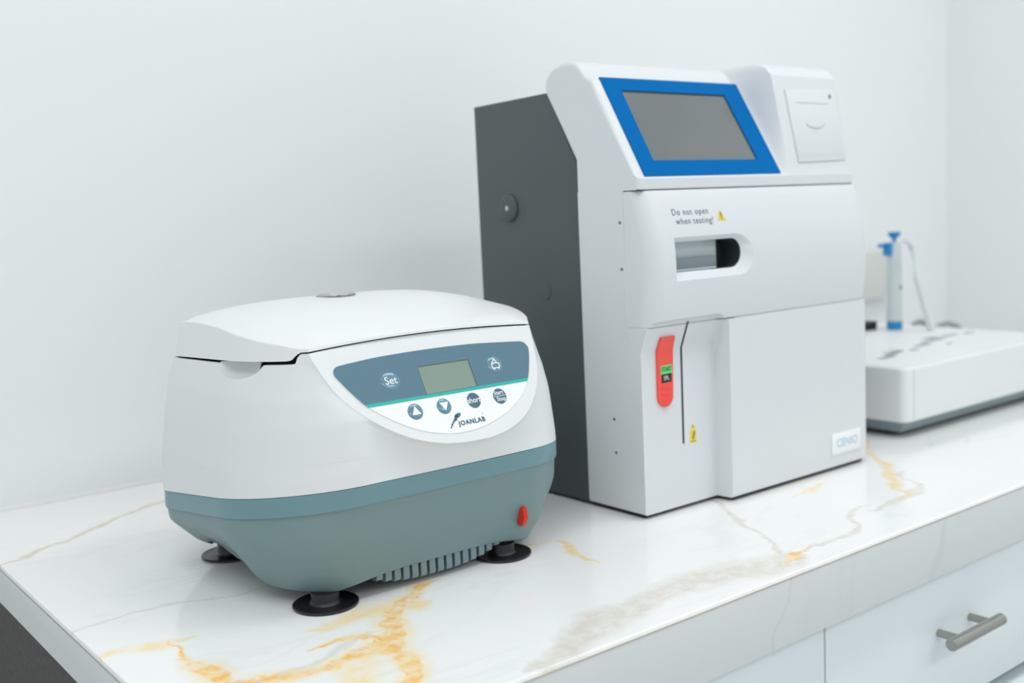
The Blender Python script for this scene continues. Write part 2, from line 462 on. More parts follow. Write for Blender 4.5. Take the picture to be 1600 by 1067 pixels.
def cabinet(x0, x1, label, fronts):
    root = empty('base_cabinet', ((x0 + x1) / 2, 0.9, FL + 0.08), label, 'cabinet', None)
    q = MB(); q.box(x0, x1, FY + 0.0185, WY - 0.002, FL + 0.08, -0.0595)
    q.build('carcass', M['cab_in'], root, smooth=False)
    for z0, z1, handle in fronts:
        q = MB(); q.box(x0 + 0.001, x1 - 0.001, FY, FY + 0.018, z0, z1)
        o = q.build('drawer', M['cab'], root); bevel(o, 0.001, 2)
        if handle:
            hx0, hx1, hz, px0, px1, hy = handle
            h = MB(); h.tube([(hx0, hy, hz), (hx0 + 0.0004, hy, hz), (hx1 - 0.0004, hy, hz), (hx1, hy, hz)], [0.0055, 0.006, 0.006, 0.0055], 24)
            for px in (px0, px1):
                h.tube([(px, hy + 0.003, hz), (px, FY + 0.0002, hz)], 0.004, 16)
            ho = h.build('handle', M['steel'], o); ho['label'] = 'brushed steel bar handle'
cabinet(CX0 + 0.0225, 0.7572, 'gloss white base cabinet without visible handles, left of the narrow vertical gap', [(-0.2107, -0.0612, None), (-0.45, -0.2277, None)])
cabinet(0.7578, 1.476, 'gloss white drawer unit with a brushed steel bar handle, under the analyser', [(-0.2107, -0.0612, (0.9215, 1.0168, -0.1275, 0.9409, 1.0, 0.5205)), (-0.45, -0.2277, None)])
cabinet(1.4766, WX - 0.004, 'gloss white base cabinet out of view in the far right corner', [(-0.45, -0.0612, None)])

# ================================================================== CENTRIFUGE
cen = empty('centrifuge', (0.483, 0.83, 0), 'white and grey-blue benchtop centrifuge with slate control panel, on black suction feet', 'centrifuge')
TAN = math.tan(math.radians(28)); C28 = math.cos(math.radians(28)); S28 = math.sin(math.radians(28))
PY0, PZ0 = 0.688, 0.121
XC = 0.483
def planeY(z): return PY0 + (z - PZ0) * TAN
def pp(u, s, t=0.0):   # panel plane: x, distance up the plane, offset out of it
    return (u, PY0 + s * S28 - t * C28, PZ0 + s * C28 + t * S28)
ridgeL = [(.0999, .41), (.1120, .470), (.1205, .4969), (.1215, .478), (.1231, .4664), (.1265, .4525), (.131, .4392), (.1371, .4268), (.1442, .4151), (.1529, .4042), (.1626, .3937), (.1733, .3852), (.1859, .3800), (.1968, .3760), (.21, .3725)]
ridgeR = [(.0999, .56), (.1120, .525), (.1205, .4975), (.1209, .5137), (.1235, .5317), (.1294, .5486), (.1389, .5639), (.152, .5755), (.1647, .5829), (.1806, .5872), (.1956, .5905), (.21, .593)]
XLt = [(0.0, .3515), (.0115, .3508), (.02, .3440), (.0257, .341), (.042, .333), (.055, .3268), (.06, .3243), (.066, .3232), (.075, .323), (.09, .3235), (.11, .3244), (.1416, .3287), (.168, .3339), (.1917, .3417), (.2183, .3483), (.24, .352)]
YFt = [(0.0, .7255), (.0115, .725), (.05, .713), (.078, .7065), (.086, .704), (.1, .7025), (.11, .7030), (.15, .7032), (.175, .7080), (.197, .711), (.21, .714)]
def smooth_path(P, n=200, it=40):
    L_ = [0]
    for p, q in zip(P, P[1:]): L_.append(L_[-1] + math.hypot(q[0] - p[0], q[1] - p[1]))
    R = []
    for i in range(n + 1):
        t = L_[-1] * i / n; k = 0
        while k < len(L_) - 2 and L_[k + 1] < t: k += 1
        w = (t - L_[k]) / max(1e-9, L_[k + 1] - L_[k])
        R.append((P[k][0] + (P[k + 1][0] - P[k][0]) * w, P[k][1] + (P[k + 1][1] - P[k][1]) * w))
    for _ in range(it):
        R = [R[0]] + [tuple(0.25 * R[i - 1][a] + 0.5 * R[i][a] + 0.25 * R[i + 1][a] for a in (0, 1)) for i in range(1, n)] + [R[-1]]
    return R
RIDGE = smooth_path([(x, z) for z, x in ridgeL[:1:-1]] + [(x, z) for z, x in ridgeR[3:]])
_k = min(range(len(RIDGE)), key=lambda i: RIDGE[i][1])
ZMIN = RIDGE[_k][1]; XMIN = RIDGE[_k][0]
def mono(T):
    out = [T[0]]
    for p in T[1:]:
        if p[0] > out[-1][0] + 1e-7: out.append(p)
    return out
ridgeL = mono([(z, x) for x, z in RIDGE[_k::-1]])
ridgeR = mono([(z, x) for x, z in RIDGE[_k:]])
ZMIN += 0.0001
headL = [(.0999, .41), (.1120, .470), (ZMIN, interp(ZMIN, ridgeL))]
headR = [(.0999, .56), (.1120, .525), (ZMIN, interp(ZMIN, ridgeR))]
RZ = sorted([(x, z) for z, x in ridgeL[1:]]) + sorted([(x, z) for z, x in ridgeR])
def ridge_z(x): return interp(x, RZ)
def XL(z): return interp(z, XLt)
def outline(zf, corner=None):
    """closed plan outline at front height zf -> list of (x, y, tag); 0..24 front flat, then right side, back, left"""
    xl_, xr_ = XL(zf), 2 * XC - XL(zf)
    yf = interp(zf, YFt)
    yc = 0.808; rx = interp(zf, [(0.0, .055), (.0115, .058), (.08, .078), (.1, .08), (.2, .08)]); ry = yc - yf
    yb = interp(zf, [(0, .948), (.0115, .950), (.08, .962), (.1, .962), (.2, .955), (.23, .95)])
    cut = zf > ZMIN
    if zf >= 0.0999:
        a, c = (interp(zf, ridgeL), interp(zf, ridgeR)) if cut else (interp(zf, headL), interp(zf, headR))
    else:
        a, c = xl_ + rx + 0.02, xr_ - rx - 0.02
    def nat(x, z):
        """natural rounded body front at (x, z) before the panel lip is added"""
        l_, yq = XL(z), interp(z, YFt)
        q = min(x - l_, 2 * XC - l_ - x)
        if q >= rx: return yq
        return yc - (yc - yq) * math.sqrt(max(0.0, 1 - ((rx - q) / rx) ** 2))
    def lip(x):
        if zf < 0.0999: return 0.0
        rz = ridge_z(x)
        if x < RZ[0][0] or x > RZ[-1][0]: return 0.0
        p = max(0.0, nat(x, rz) - planeY(rz))
        return p * math.exp(-max(0.0, rz - zf) / 0.011)
    def push(x):
        """the shell stands a little back from the raised lip around the control panel"""
        if zf < 0.0999 or x < RZ[0][0] or x > RZ[-1][0]: return 0.0
        return 0.0014 * math.exp(-max(0.0, ridge_z(x) - zf) / 0.012) * sstep(0.2010, 0.1900, zf)
    def yflat(x): return nat(x, zf) - lip(x) + (0.0 if cut else push(x))
    yA = planeY(zf) if cut else None
    def side(xs, sg, xe):
        """from the side (xs) round the corner to the point xe on the front"""
        q_end = abs(xe - xs)
        ry = yc - yf
        th = math.acos((rx - q_end) / rx) if q_end < rx else math.pi / 2
        pts = []
        K = 60
        for i in range(K + 1):
            t = th * i / K
            x = xs + sg * rx * (1 - math.cos(t))
            pts.append((x, yc - ry * math.sin(t) - lip(x) + (0.0 if cut else push(x))))
        if q_end > rx:
            for i in range(1, 40):
                x = xs + sg * (rx + (q_end - rx) * i / 39); pts.append((x, yflat(x)))
        if cut:
            dy = yA - pts[-1][1]
            pts = [(p[0], p[1] + dy * max(0.0, 1 - abs(p[0] - xe) / 0.010) ** 2) for p in pts]
            pts = [(p[0], p[1] + push(p[0])) for p in pts[:-1]] + [pts[-1]]
        L_ = [0]
        for p, q in zip(pts, pts[1:]): L_.append(L_[-1] + math.hypot(q[0] - p[0], q[1] - p[1]))
        T_ = L_[-1]
        out = []
        NN = 26
        for i in range(NN + 1):
            tgt = T_ * i / (NN - 1) * (1 - 0.0004 / T_) if i < NN else T_
            k = 0
            while k < len(L_) - 2 and L_[k + 1] < tgt: k += 1
            w = (tgt - L_[k]) / max(1e-9, L_[k + 1] - L_[k])
            out.append((pts[k][0] + (pts[k + 1][0] - pts[k][0]) * w, pts[k][1] + (pts[k + 1][1] - pts[k][1]) * w))
        return out
    NA = 24
    P = []
    for i in range(NA + 1):
        x = a + (c - a) * i / NA
        P.append((x, yA if cut else yflat(x)))
    rs = side(xr_, -1, c)[::-1]
    P += rs[1:]
    NG = 44
    rb = 0.045
    for i in range(1, NG + 1): P.append((xr_, yc + (yb - rb - yc) * i / NG))
    for i in range(1, 9):
        t = math.pi / 2 * i / 8
        P.append((xr_ - rb + rb * math.cos(t), yb - rb + rb * math.sin(t)))
    for i in range(1, 12): P.append((xr_ - rb + (xl_ + rb - xr_ + rb) * i / 12, yb))
    for i in range(0, 9):
        t = math.pi / 2 + math.pi / 2 * i / 8
        P.append((xl_ + rb + rb * math.cos(t), yb - rb + rb * math.sin(t)))
    for i in range(1, NG): P.append((xl_, yb - rb + (yc - yb + rb) * i / NG))
    P += side(xl_, 1, a)[:-1]
    return P
def seam_z(x, y): return 0.1 - 0.125 * max(0.0, y - 0.70)
def wfront(x, y):
    u = abs(x - XC) / 0.115
    if x > XC: return 1 - sstep(0.775, 0.795, y)
    if y > 0.745: return 0.0
    return 1 - sstep(0.7370, 0.7430, y) if u > 0.88 else 1.0
def lidseam(x, y, scoop=1.0):
    sidez = 0.1945 - 0.03 * (y - 0.74)
    u = (x - XC) / 0.115
    frontz = 0.2018 + 0.0048 * (1 - min(1, u * u))
    w = wfront(x, y)
    z = sidez + (frontz - sidez) * w
    if scoop and x < 0.42 and abs(y - 0.794) < 0.0275:
        z -= scoop * 0.0105 * math.sqrt(1 - ((y - 0.794) / 0.0275) ** 2)
    return z
def level(zf, zfun, plane=True):
    P = outline(zf)
    out = []
    for i, (x, y) in enumerate(P):
        z = zfun(x, y)
        if plane and i <= 24 and zf > ZMIN: y = planeY(z)
        elif zf > 0.1: x = x + (XL(z) - XL(zf)) * (1 if x < XC else -1) * (1 if i > 24 else 0) * sstep(.70, .76, y)
        out.append((x, y, z))
    return out
# upper shell
b = MB()
rings = []
ZS = [0.1 + (ZMIN - .0015 - .1) * i / 10 for i in range(10)] + [ZMIN - .0015 + .0014 * i / 3 for i in range(4)] + [ZMIN + .00002 + .0114 * (i / 26) ** 2 for i in range(26)] + [ZMIN + .0115 + (.2018 - ZMIN - .0115) * i / 40 for i in range(41)]
GRID = [outline(z) for z in ZS]
TOPZ = [(lidseam(x, y, 0.0), lidseam(x, y, 1.0)) for x, y in GRID[-1]]
def on_grid(z, i):
    z = max(ZS[0], min(ZS[-1], z))
    k = 0
    while k < len(ZS) - 2 and ZS[k + 1] < z: k += 1
    w = (z - ZS[k]) / (ZS[k + 1] - ZS[k])
    p, q = GRID[k][i], GRID[k + 1][i]
    return p[0] + (q[0] - p[0]) * w, p[1] + (q[1] - p[1]) * w
for kz, zf in enumerate(ZS):
    v = (zf - 0.1) / (0.2018 - 0.1)
    ring = []
    for i in range(len(GRID[0])):
        t0, t1 = TOPZ[i]
        if i <= 24: x, y = GRID[kz][i]
        else: x, y = on_grid(zf + (t0 - 0.2018) * v ** 4, i)
        sz = seam_z(x, y)
        z = sz + (0.2018 - sz) * v + (t0 - 0.2018) * v ** 4 + (t1 - t0) * v ** 6
        if i <= 24 and zf > ZMIN: y = planeY(z)
        elif i > 24: x += (XL(z) - XL(max(.1, zf + (t0 - 0.2018) * v ** 4))) * (1 if x < XC else -1) * sstep(.72, .80, y)
        ring.append((x, y, z))
    rings.append(ring)
RIM = sorted([p for p in rings[-1] if p[0] < .42 and abs(p[1] - .794) < .029], key=lambda p: -p[1])
inn = lambda R, k, dz: [(XC + (p[0] - XC) * k, 0.835 + (p[1] - 0.835) * k, p[2] + dz) for p in R]
rings = [inn(rings[0], 0.985, 0.0)] + rings + [inn(rings[-1], 0.978, 0.0), inn(rings[-1], 0.965, -0.012), inn(rings[-1], 0.9, -0.012)]
b.loft(rings, cap0=False, cap1=False)
shell = b.build('upper_shell', M['body'], cen, angle=18)
# gasket in the gap under the lid
b = MB()
gz = lambda R, k, z: [(XC + (p[0] - XC) * k, 0.835 + (p[1] - 0.835) * k, p[2] + z) for p in R]
base_top = level(0.2018, lambda x, y: lidseam(x, y, False))
b.loft([gz(base_top, .91, -.010), gz(base_top, .91, .006)])
b.build('lid_gasket', M['dark_gap'], cen)
# finger scoop lining
b = MB()
rg = []
for k in range(0, 8):
    a = k / 7
    ring = []
    for (x0, y, z0) in RIM:
        q = max(0.0, 1 - ((y - 0.794) / 0.0275) ** 2) ** .5
        zin = lidseam(0.35, y, 0.0) + 0.0012
        ring.append((x0 - 0.0001 + (0.001 + 0.013 * q) * math.sin(a * math.pi / 2), y, z0 + 0.0001 + (zin - z0) * (1 - math.cos(a * math.pi / 2))))
    rg.append(ring)
b.loft(rg, False, False, closed=False)
b.build('finger_scoop', M['body'], cen)
# lid
def lid_e(y): return interp(y, [(.70, .2045), (.7308, .2050), (.748, .2090), (.79, .2150), (.836, .2198), (.876, .2218), (.909, .2214), (.943, .2172), (.97, .211)])
def lid_c(y): return interp(y, [(.70, .2100), (.7308, .2105), (.745, .2150), (.76, .2192), (.78, .2242), (.80, .2282), (.82, .2310), (.84, .2330), (.86, .2342), (.88, .2345), (.90, .2335), (.92, .2305), (.94, .225), (.955, .217)])
LB = outline(0.2018)
def lid_gap(x, y):
    w = wfront(x, y)
    return 0.0013 * w + (1 - w) * (0.0026 - 0.008 * max(0, y - 0.80))
def lidring(kk, zf, dx=0.0):
    out = []
    for x, y in LB:
        z = zf(x, y)
        sg = 1 if x < XC else -1
        x2 = x + sg * ((XL(z) - XL(0.2018)) * sstep(.70, .76, y) + dx); y2 = y + (dx if y < .75 else (-dx if y > .9 else 0)) * 0.8
        y2 += (z - lidseam(x, y, False)) * 0.45 * (1 - sstep(.715, .75, y))
        out.append((XC + (x2 - XC) * kk, 0.84 + (y2 - 0.84) * kk, z))
    return out
bot = lambda x, y: lidseam(x, y, False) + lid_gap(x, y)
def edge(x, y):
    z = lid_e(y)
    w = wfront(x, y)
    zf_ = z + 0.0045 * (1 - min(1, ((x - XC) / .115) ** 2))
    return max(bot(x, y) + 0.0030, z * (1 - w) + zf_ * w)
b = MB()
R0 = lidring(1.0, bot)
R0b = lidring(1.0, lambda x, y: bot(x, y) + 0.35 * (edge(x, y) - bot(x, y)))
R1 = lidring(1.0, lambda x, y: edge(x, y) - 0.0008)
R2 = lidring(1.0, edge, 0.0008)
rings = [[(XC + (p[0] - XC) * .96, 0.84 + (p[1] - 0.84) * .96, p[2] + .001) for p in R0], [(XC + (p[0] - XC) * .992, 0.84 + (p[1] - 0.84) * .992, p[2]) for p in R0], R0, R0b, R1, R2]
for k in range(1, 25):
    s_ = 1 - (k / 24.5)
    ring = []
    for (x, y, z), (x1, y1) in zip(R2, LB):
        X_ = XC + (x - XC) * s_; Y_ = 0.845 + (y - 0.845) * s_
        rim = z
        front_ish = y < 0.75
        # height profile across and along
        u = abs(X_ - XC) / 0.134
        c_ = lid_c(Y_)
        e_ = lid_e(Y_)
        zz = e_ + (c_ - e_) * (1 - min(1.0, u) ** 3.6)
        w = sstep(1.0, 0.93, s_)
        ring.append((X_, Y_, rim * (1 - w) + zz * w))
    rings.append(ring)
b.loft(rings, cap0=False, cap1=True)
lid = b.build('lid', M['lid'], cen, angle=24)
# sight glass on the lid
b = MB(); b.lathe((0.4765, 0.868, 0.2340), [(.0005, .0), (.0178, .0), (.0185, .0008), (.0180, .0016), (.0165, .0016), (.0163, .0010), (.0005, .0010)], 48)
sg_ = b.build('sight_glass', M['clear'], lid)
b = MB(); b.lathe((0.4765, 0.868, 0.2350), [(.0150, .0), (.0160, .0), (.0160, .0003), (.0150, .0003)], 48)
b.build('inner_ring', M['ring'], sg_)
# lower tub
def band_z(x, y): return seam_z(x, y) - 0.0165
def arch(x, y):
    """underside edge: lobes at the four corners, arched between"""
    z = 0.0115
    if y < 0.745 and abs(x - 0.48) < 0.095:   # front arch
        z += 0.0075 * (1 - (abs(x - 0.48) / 0.095) ** 4)
    if abs(x - XC) > 0.09 and 0.775 < y < 0.935:
        q = abs(y - 0.865) / 0.07
        if q < 1: z += 0.017 * (1 - q ** 3)
    return z
b = MB()
Rs = level(0.1, seam_z)
rings = [inn(Rs, 0.985, 0.0), inn(Rs, 1.0, -0.0006)]
BAND = True
O1, O2 = outline(0.1), outline(0.084)
rings.append([(x, y, band_z(x, y) + 0.0022) for (x, y) in O2]); rings.append([(XC + (x - XC) * .997, 0.83 + (y - 0.83) * .996, band_z(x, y) + 0.0004) for (x, y) in O2])
rings.append([(XC + (x - XC) * .97, 0.83 + (y - 0.83) * .96, band_z(x, y) + 0.0003) for (x, y) in O2])
b.loft(rings, cap0=False, cap1=False)
b.build('rim_band', M['band'], cen, angle=30)
b = MB(); rings = []
def low(v):
    zf = 0.082 + (0.0115 - 0.082) * v
    O_ = outline(zf)
    ins = 0.0016
    return [(XC + (x - XC) * (1 - ins * 8 * (1 if v < 1 else 1) * 0.9), 0.83 + (y - 0.83) * (1 - ins * 6), (band_z(x, y) + .0004) * (1 - v) + arch(x, y) * v) for x, y in O_]
for k in range(0, 15): rings.append(low(k / 14))
last = rings[-1]
rings.append([(XC + (p[0] - XC) * .985, 0.83 + (p[1] - 0.83) * .985, p[2] - 0.0008) for p in last])
rings.append([(XC + (p[0] - XC) * .95, 0.83 + (p[1] - 0.83) * .95, 0.020) for p in last])
b.loft(rings, cap0=False, cap1=True)
tub = b.build('lower_tub', M['base'], cen, angle=22)
# black seam line
b = MB(); Rg = level(0.1, seam_z)
b.loft([inn(Rg, .994, -.0012), inn(Rg, .994, .0012)], False, False)
b.build('seam_gasket', M['dark_gap'], cen)
# belly tray with vent slats
b = MB()
rings = []
for k, (sx_, sy_, z) in enumerate([(1, 1, .021), (1, .99, .014), (.96, .96, .009), (.85, .90, .0062), (.6, .7, .0052)]):
    rings.append([(0.482 + (.088 * sx_) * math.copysign(abs(math.cos(t)) ** .6, math.cos(t)), 0.83 + (.100 * sy_) * math.copysign(abs(math.sin(t)) ** .6, math.sin(t)), z) for t in [2 * math.pi * i / 64 for i in range(64)]])
b.loft(rings)
b.build('belly_tray', M['dark_gap'], cen)
b = MB()
NS = 15
for i in range(NS):
    x = 0.4225 + i * (0.5420 - 0.4225) / (NS - 1)
    u = (x - 0.480) / 0.066
    zb = 0.0048 + 0.0105 * abs(u) ** 3
    w = 0.00285
    prof = [(0.7278, 0.0215), (0.7278, zb + 0.003), (0.7288, zb + 0.0008), (0.7310, zb), (0.75, zb), (0.75, 0.0215)]
    b.loft([[(x - w, y, z) for y, z in prof], [(x + w, y, z) for y, z in prof]])
b.build('vent_grille', M['slat'], cen)
# side arch belly strips (left)
for sx_ in (-1, 1):
    b = MB()
    x0 = XC + sx_ * 0.1215
    rings = []
    for i in range(15):
        y = 0.765 + 0.15 * i / 14
        u = (y - 0.84) / 0.075
        zb = 0.0115 + 0.008 * abs(u) ** 3
        rings.append([(x0, y, 0.030), (x0, y, zb + .004), (x0 - sx_ * .002, y, zb + .001), (x0 - sx_ * 0.006, y, zb), (x0 - sx_ * 0.04, y, zb), (x0 - sx_ * 0.04, y, 0.030)])
    b.loft(rings)
    b.build('belly_rail', M['slat'], cen)
# rocker switch
b = MB()
sx0, sz0, sy0 = 0.5622, 0.0385, 0.7155
rings = []
for dx, s_ in ((-0.0030, .62), (-0.0022, .9), (0.0, 1.0), (0.0022, .9), (0.0030, .62)):
    rings.append([(sx0 + dx, sy0 + 0.004, sz0 - 0.010 * s_), (sx0 + dx, sy0 - 0.001, sz0 - 0.0095 * s_), (sx0 + dx, sy0 - 0.0055 * s_, sz0 - 0.001), (sx0 + dx, sy0 - 0.0035 * s_, sz0 + 0.008 * s_), (sx0 + dx, sy0 + 0.004, sz0 + 0.0105 * s_)])
b.loft(rings)
sw = b.build('power_switch', M['red_dark'], cen, angle=30)
sw['label'] = 'red rocker power switch'
# suction feet
def foot(x, y):
    f_ = MB()
    f_.lathe((x, y, 0), [(.0010, .0002), (.0245, .0002), (.0262, .0008), (.0262, .0022), (.0252, .0026), (.0240, .0022), (.0180, .0019), (.0130, .0024), (.0119, .0034), (.0114, .0048), (.0114, .0116), (.001, .0118)], 56)
    o = f_.build('suction_foot', M['rubber'], cen, angle=30)
    return o
for x, y in ((.3805, .7425), (.5555, .7397), (.380, .924), (.5555, .924)): foot(x, y)

# ---- control panel
PN = [(.3917, .0771), (.3942, .0784), (.3980, .0790), (.4080, .0799), (.4345, .0818), (.478, .0827), (.5219, .0821), (.5555, .0798), (.5700, .0787), (.5745, .0782), (.5780, .0768), (.5800, .0740), (.5806, .07), (.5762, .058), (.5686, .0437), (.5581, .0317), (.5433, .0221), (.5287, .0156), (.5098, .0104), (.4927, .0085), (.4769, .0091), (.4624, .012), (.4487, .0166), (.436, .023), (.424, .0308), (.4093, .0427), (.3994, .0557), (.393, .066), (.3903, .0706), (.3899, .0728), (.3903, .0752)]
def smooth_closed(P, n=4):
    out = []
    L_ = len(P)
    for i in range(L_):
        p0, p1, p2, p3 = P[i - 1], P[i], P[(i + 1) % L_], P[(i + 2) % L_]
        for k in range(n):
            t = k / n
            out.append(tuple(0.5 * ((2 * p1[a]) + (-p0[a] + p2[a]) * t + (2 * p0[a] - 5 * p1[a] + 4 * p2[a] - p3[a]) * t * t + (-p0[a] + 3 * p1[a] - 3 * p2[a] + p3[a]) * t ** 3) for a in (0, 1)))
    return out
PNs = smooth_closed(PN, 4)
b = MB(); b.prism(PNs, pp, -0.0008, 0.0006)
cp = b.build('control_panel', M['sticker'], cen, angle=30)
def clip(P, smin=None, smax=None):
    def cl(Q, f_):
        out = []
        for i in range(len(Q)):
            a, c = Q[i], Q[(i + 1) % len(Q)]
            fa, fc = f_(a), f_(c)
            if fa >= 0: out.append(a)
            if (fa >= 0) != (fc >= 0):
                t = fa / (fa - fc); out.append((a[0] + (c[0] - a[0]) * t, a[1] + (c[1] - a[1]) * t))
        return out
    if smin is not None: P = cl(P, lambda p: p[1] - smin)
    if smax is not None: P = cl(P, lambda p: smax - p[1])
    return P
TEAL0, TEAL1 = 0.0417, 0.0442
b = MB(); b.prism(clip(PNs, smin=TEAL1), pp, 0.0004, 0.0009)
b.build('header_film', M['header'], cp, angle=30)
b = MB(); b.prism(clip(PNs, smin=TEAL0, smax=TEAL1), pp, 0.0004, 0.0010)
b.build('teal_stripe', M['teal'], cp, angle=30)
b = MB()
b.prism([(.4645, TEAL1), (.5152, TEAL1), (.5152, .0692), (.4645, .0692)], pp, 0.0005, 0.00105)
b.cur = 1
b.prism([(.4645, TEAL1 + .0003), (.5138, TEAL1 + .0003), (.5138, .0680), (.4645, .0680)], pp, 0.0010, 0.00115)
b.build('display', [M['lcd_rim'], M['lcd']], cp, angle=30)
def button(u, s, rx, ry, dome, glyph, name='button', label=None):
    q = MB()
    if dome:
        rings = []
        for rr, t in ((1.0, .0004), (1.0, .0010), (.93, .0013), (.80, .00155), (.5, .0018), (.2, .0019)):
            rings.append([pp(a, c, t) for a, c in circle2(u, s, rx * rr, ry * rr, 40)])
        q.loft(rings)
        tt = 0.00195
    else:
        q.prism(circle2(u, s, rx, ry, 40), pp, 0.0004, 0.0010)
        tt = 0.0011
    q.cur = 1
    glyph(q, tt)
    o = q.build(name, [M['bubble'] if dome else M['slate'], M['sticker']], cp, angle=50, fix=False)
    if label: o['label'] = label
def g_text(s, size, du=0, ds=0, u=0, v=0, **k):
    return lambda q, t: put_text(q, s, pp, u + du, v + ds, size, t, **k)
button(.4360, .0602, .0088, .0078, True, g_text('Set', .0090, u=.4360, v=.0602, offset=.00004), label='domed set key')
def g_lid(q, t):
    U, V = .5394, .0606
    def st(pts, w=.00045):
        for (a, c) in zip(pts, pts[1:]):
            dx, dy = c[0] - a[0], c[1] - a[1]; l = math.hypot(dx, dy); nx, ny = -dy / l * w, dx / l * w
            q.add([pp(U + a[0] + nx, V + a[1] + ny, t), pp(U + a[0] - nx, V + a[1] - ny, t), pp(U + c[0] - nx, V + c[1] - ny, t), pp(U + c[0] + nx, V + c[1] + ny, t)], [(0, 1, 2, 3)])
    st([(-.0038, .0005), (-.0038, -.0032), (.0036, -.0032), (.0040, .0005), (.0010, .0015), (-.0038, .0005), (.0005, .0050), (.0018, .0018)])
    st([(-.0030, -.0042), (-.0016, -.0042)], .0005); st([(.0018, -.0042), (.0030, -.0042)], .0005)
button(.5394, .0606, .0078, .0075, True, g_lid, label='domed lid-open key')
def g_tri(U, V, up):
    def g(q, t):
        sg = 1 if up else -1
        q.add([pp(U - .0042, V - .0030 * sg, t), pp(U + .0042, V - .0030 * sg, t), pp(U, V + .0042 * sg, t)], [(0, 1, 2)])
    return g
button(.4492, .0322, .0068, .0066, True, g_tri(.4492, .0322, True), label='round key with white up arrow')
button(.4768, .0325, .0066, .0066, True, g_tri(.4768, .0325, False), label='round key with white down arrow')
button(.5067, .0330, .0064, .0066, False, g_text('short', .0066, u=.5067, v=.0330, offset=.00008, sx=.92), label='round key reading short')
def g_ss(q, t):
    put_text(q, 'Start', pp, .5330, .0357, .0050, t, offset=.00006)
    put_text(q, 'Stop', pp, .5340, .0300, .0050, t, offset=.00006)
    q.add([pp(.5275, .0326, t), pp(.5395, .0326, t), pp(.5395, .0330, t), pp(.5275, .0330, t)], [(0, 1, 2, 3)])
button(.5335, .0327, .0065, .0068, False, g_ss, label='round key reading Start and Stop')
b = MB()
for du, dv_ in ((-.00022, 0), (.00022, 0), (0, .00016), (0, -.00016), (0, 0)): put_text(b, 'JOANLAB', pp, .4978 + du, .0158 + dv_, .0056, .0009 + du * .02 + dv_ * .03, space=1.16)
put_text(b, 'R', pp, .5106, .0205, .0018, .0009)
b.build('lettering', M['slate'], cp, smooth=False, fix=False)
b = MB()   # leaping fish emblem
def quadstrip(pts, t=.0009):
    for (a, c) in zip(pts, pts[1:]):
        b.add([pp(a[0] - a[2], a[1] + a[2] * .4, t), pp(a[0] + a[2], a[1] - a[2] * .4, t), pp(c[0] + c[2], c[1] - c[2] * .4, t), pp(c[0] - c[2], c[1] + c[2] * .4, t)], [(0, 1, 2, 3)])
quadstrip([(.4892, .0246, .0004), (.4884, .0243, .0014), (.4870, .0233, .0020), (.4856, .0222, .0020), (.4844, .0213, .0014)])
for i in range(60):
    a = i / 59
    x = .4856 - .0078 * a + .0010 * math.sin(a * 3) + random.uniform(-.0019, .0019) * (1 - .6 * a); y = .0232 - .0074 * a + random.uniform(-.0006, .0006)
    w = .00075 * (1 - .45 * a)
    b.add([pp(x - w, y - w, .0009), pp(x + w, y - w * .2, .0009), pp(x + w * .2, y + w, .0009)], [(0, 1, 2)])
quadstrip([(.4786, .0166, .0006), (.4778, .0152, .0003), (.4764, .0134, .0006)]); quadstrip([(.4779, .0156, .0003), (.4790, .0146, .0003), (.4802, .0138, .0004)])
b.build('fish_emblem', M['slate'], cp, smooth=False, fix=False)

# ================================================================== ANALYSER
ana = empty('blood_analyser', (0.888, 0.83, 0), 'tall white laboratory analyser with blue framed screen and dark grey sides, standing on the worktop', 'analyser')
AX0, AX1 = 0.7165, 1.0575
def yz(x, P): return [(x, y, z) for y, z in P]
b = MB()
prof = [(.7995, .0035), (.967, .0035), (.967, .4197), (.8433, .4209), (.8005, .3478)]
b.loft([yz(AX0 + .0012, prof), yz(AX1 - .0012, prof)])
rear = b.build('rear_housing', M['metal_dark'], ana, angle=30); bevel(rear, .0008, 2)
b = MB()
b.lathe((AX0 - .0022, .9115, .3075), [(.0148, .0040), (.0148, .0012), (.0138, .0002), (.0118, -.0008), (.0060, -.0013), (.0035, -.0013), (.0030, .0002), (.0005, .0002)], 40, 'x')
k_ = b.build('screw_boss', M['metal_dark'], ana, angle=40)
b = MB(); b.lathe((AX0 - .0024, .9115, .3072), [(.0028, .001), (.0028, -.0006), (.0012, -.0009), (.0005, -.0002)], 20, 'x')
b.build('screw', M['chrome'], k_)
b = MB(); b.lathe((AX0 + .0004, .856, .2185), [(.0085, .0006), (.0080, .0), (.006, -.0003), (.0005, -.0003)], 32, 'x')
b.build('screw_boss', M['metal_dark'], ana, angle=40)
for x in (.75, 1.02):
    for y in (.735 if x < .8 else .725, .94):
        b = MB(); b.lathe((x, y, 0), [(.001, .0001), (.0105, .0001), (.011, .002), (.011, .0045), (.001, .0045)], 28)
        b.build('foot', M['rubber'], ana)
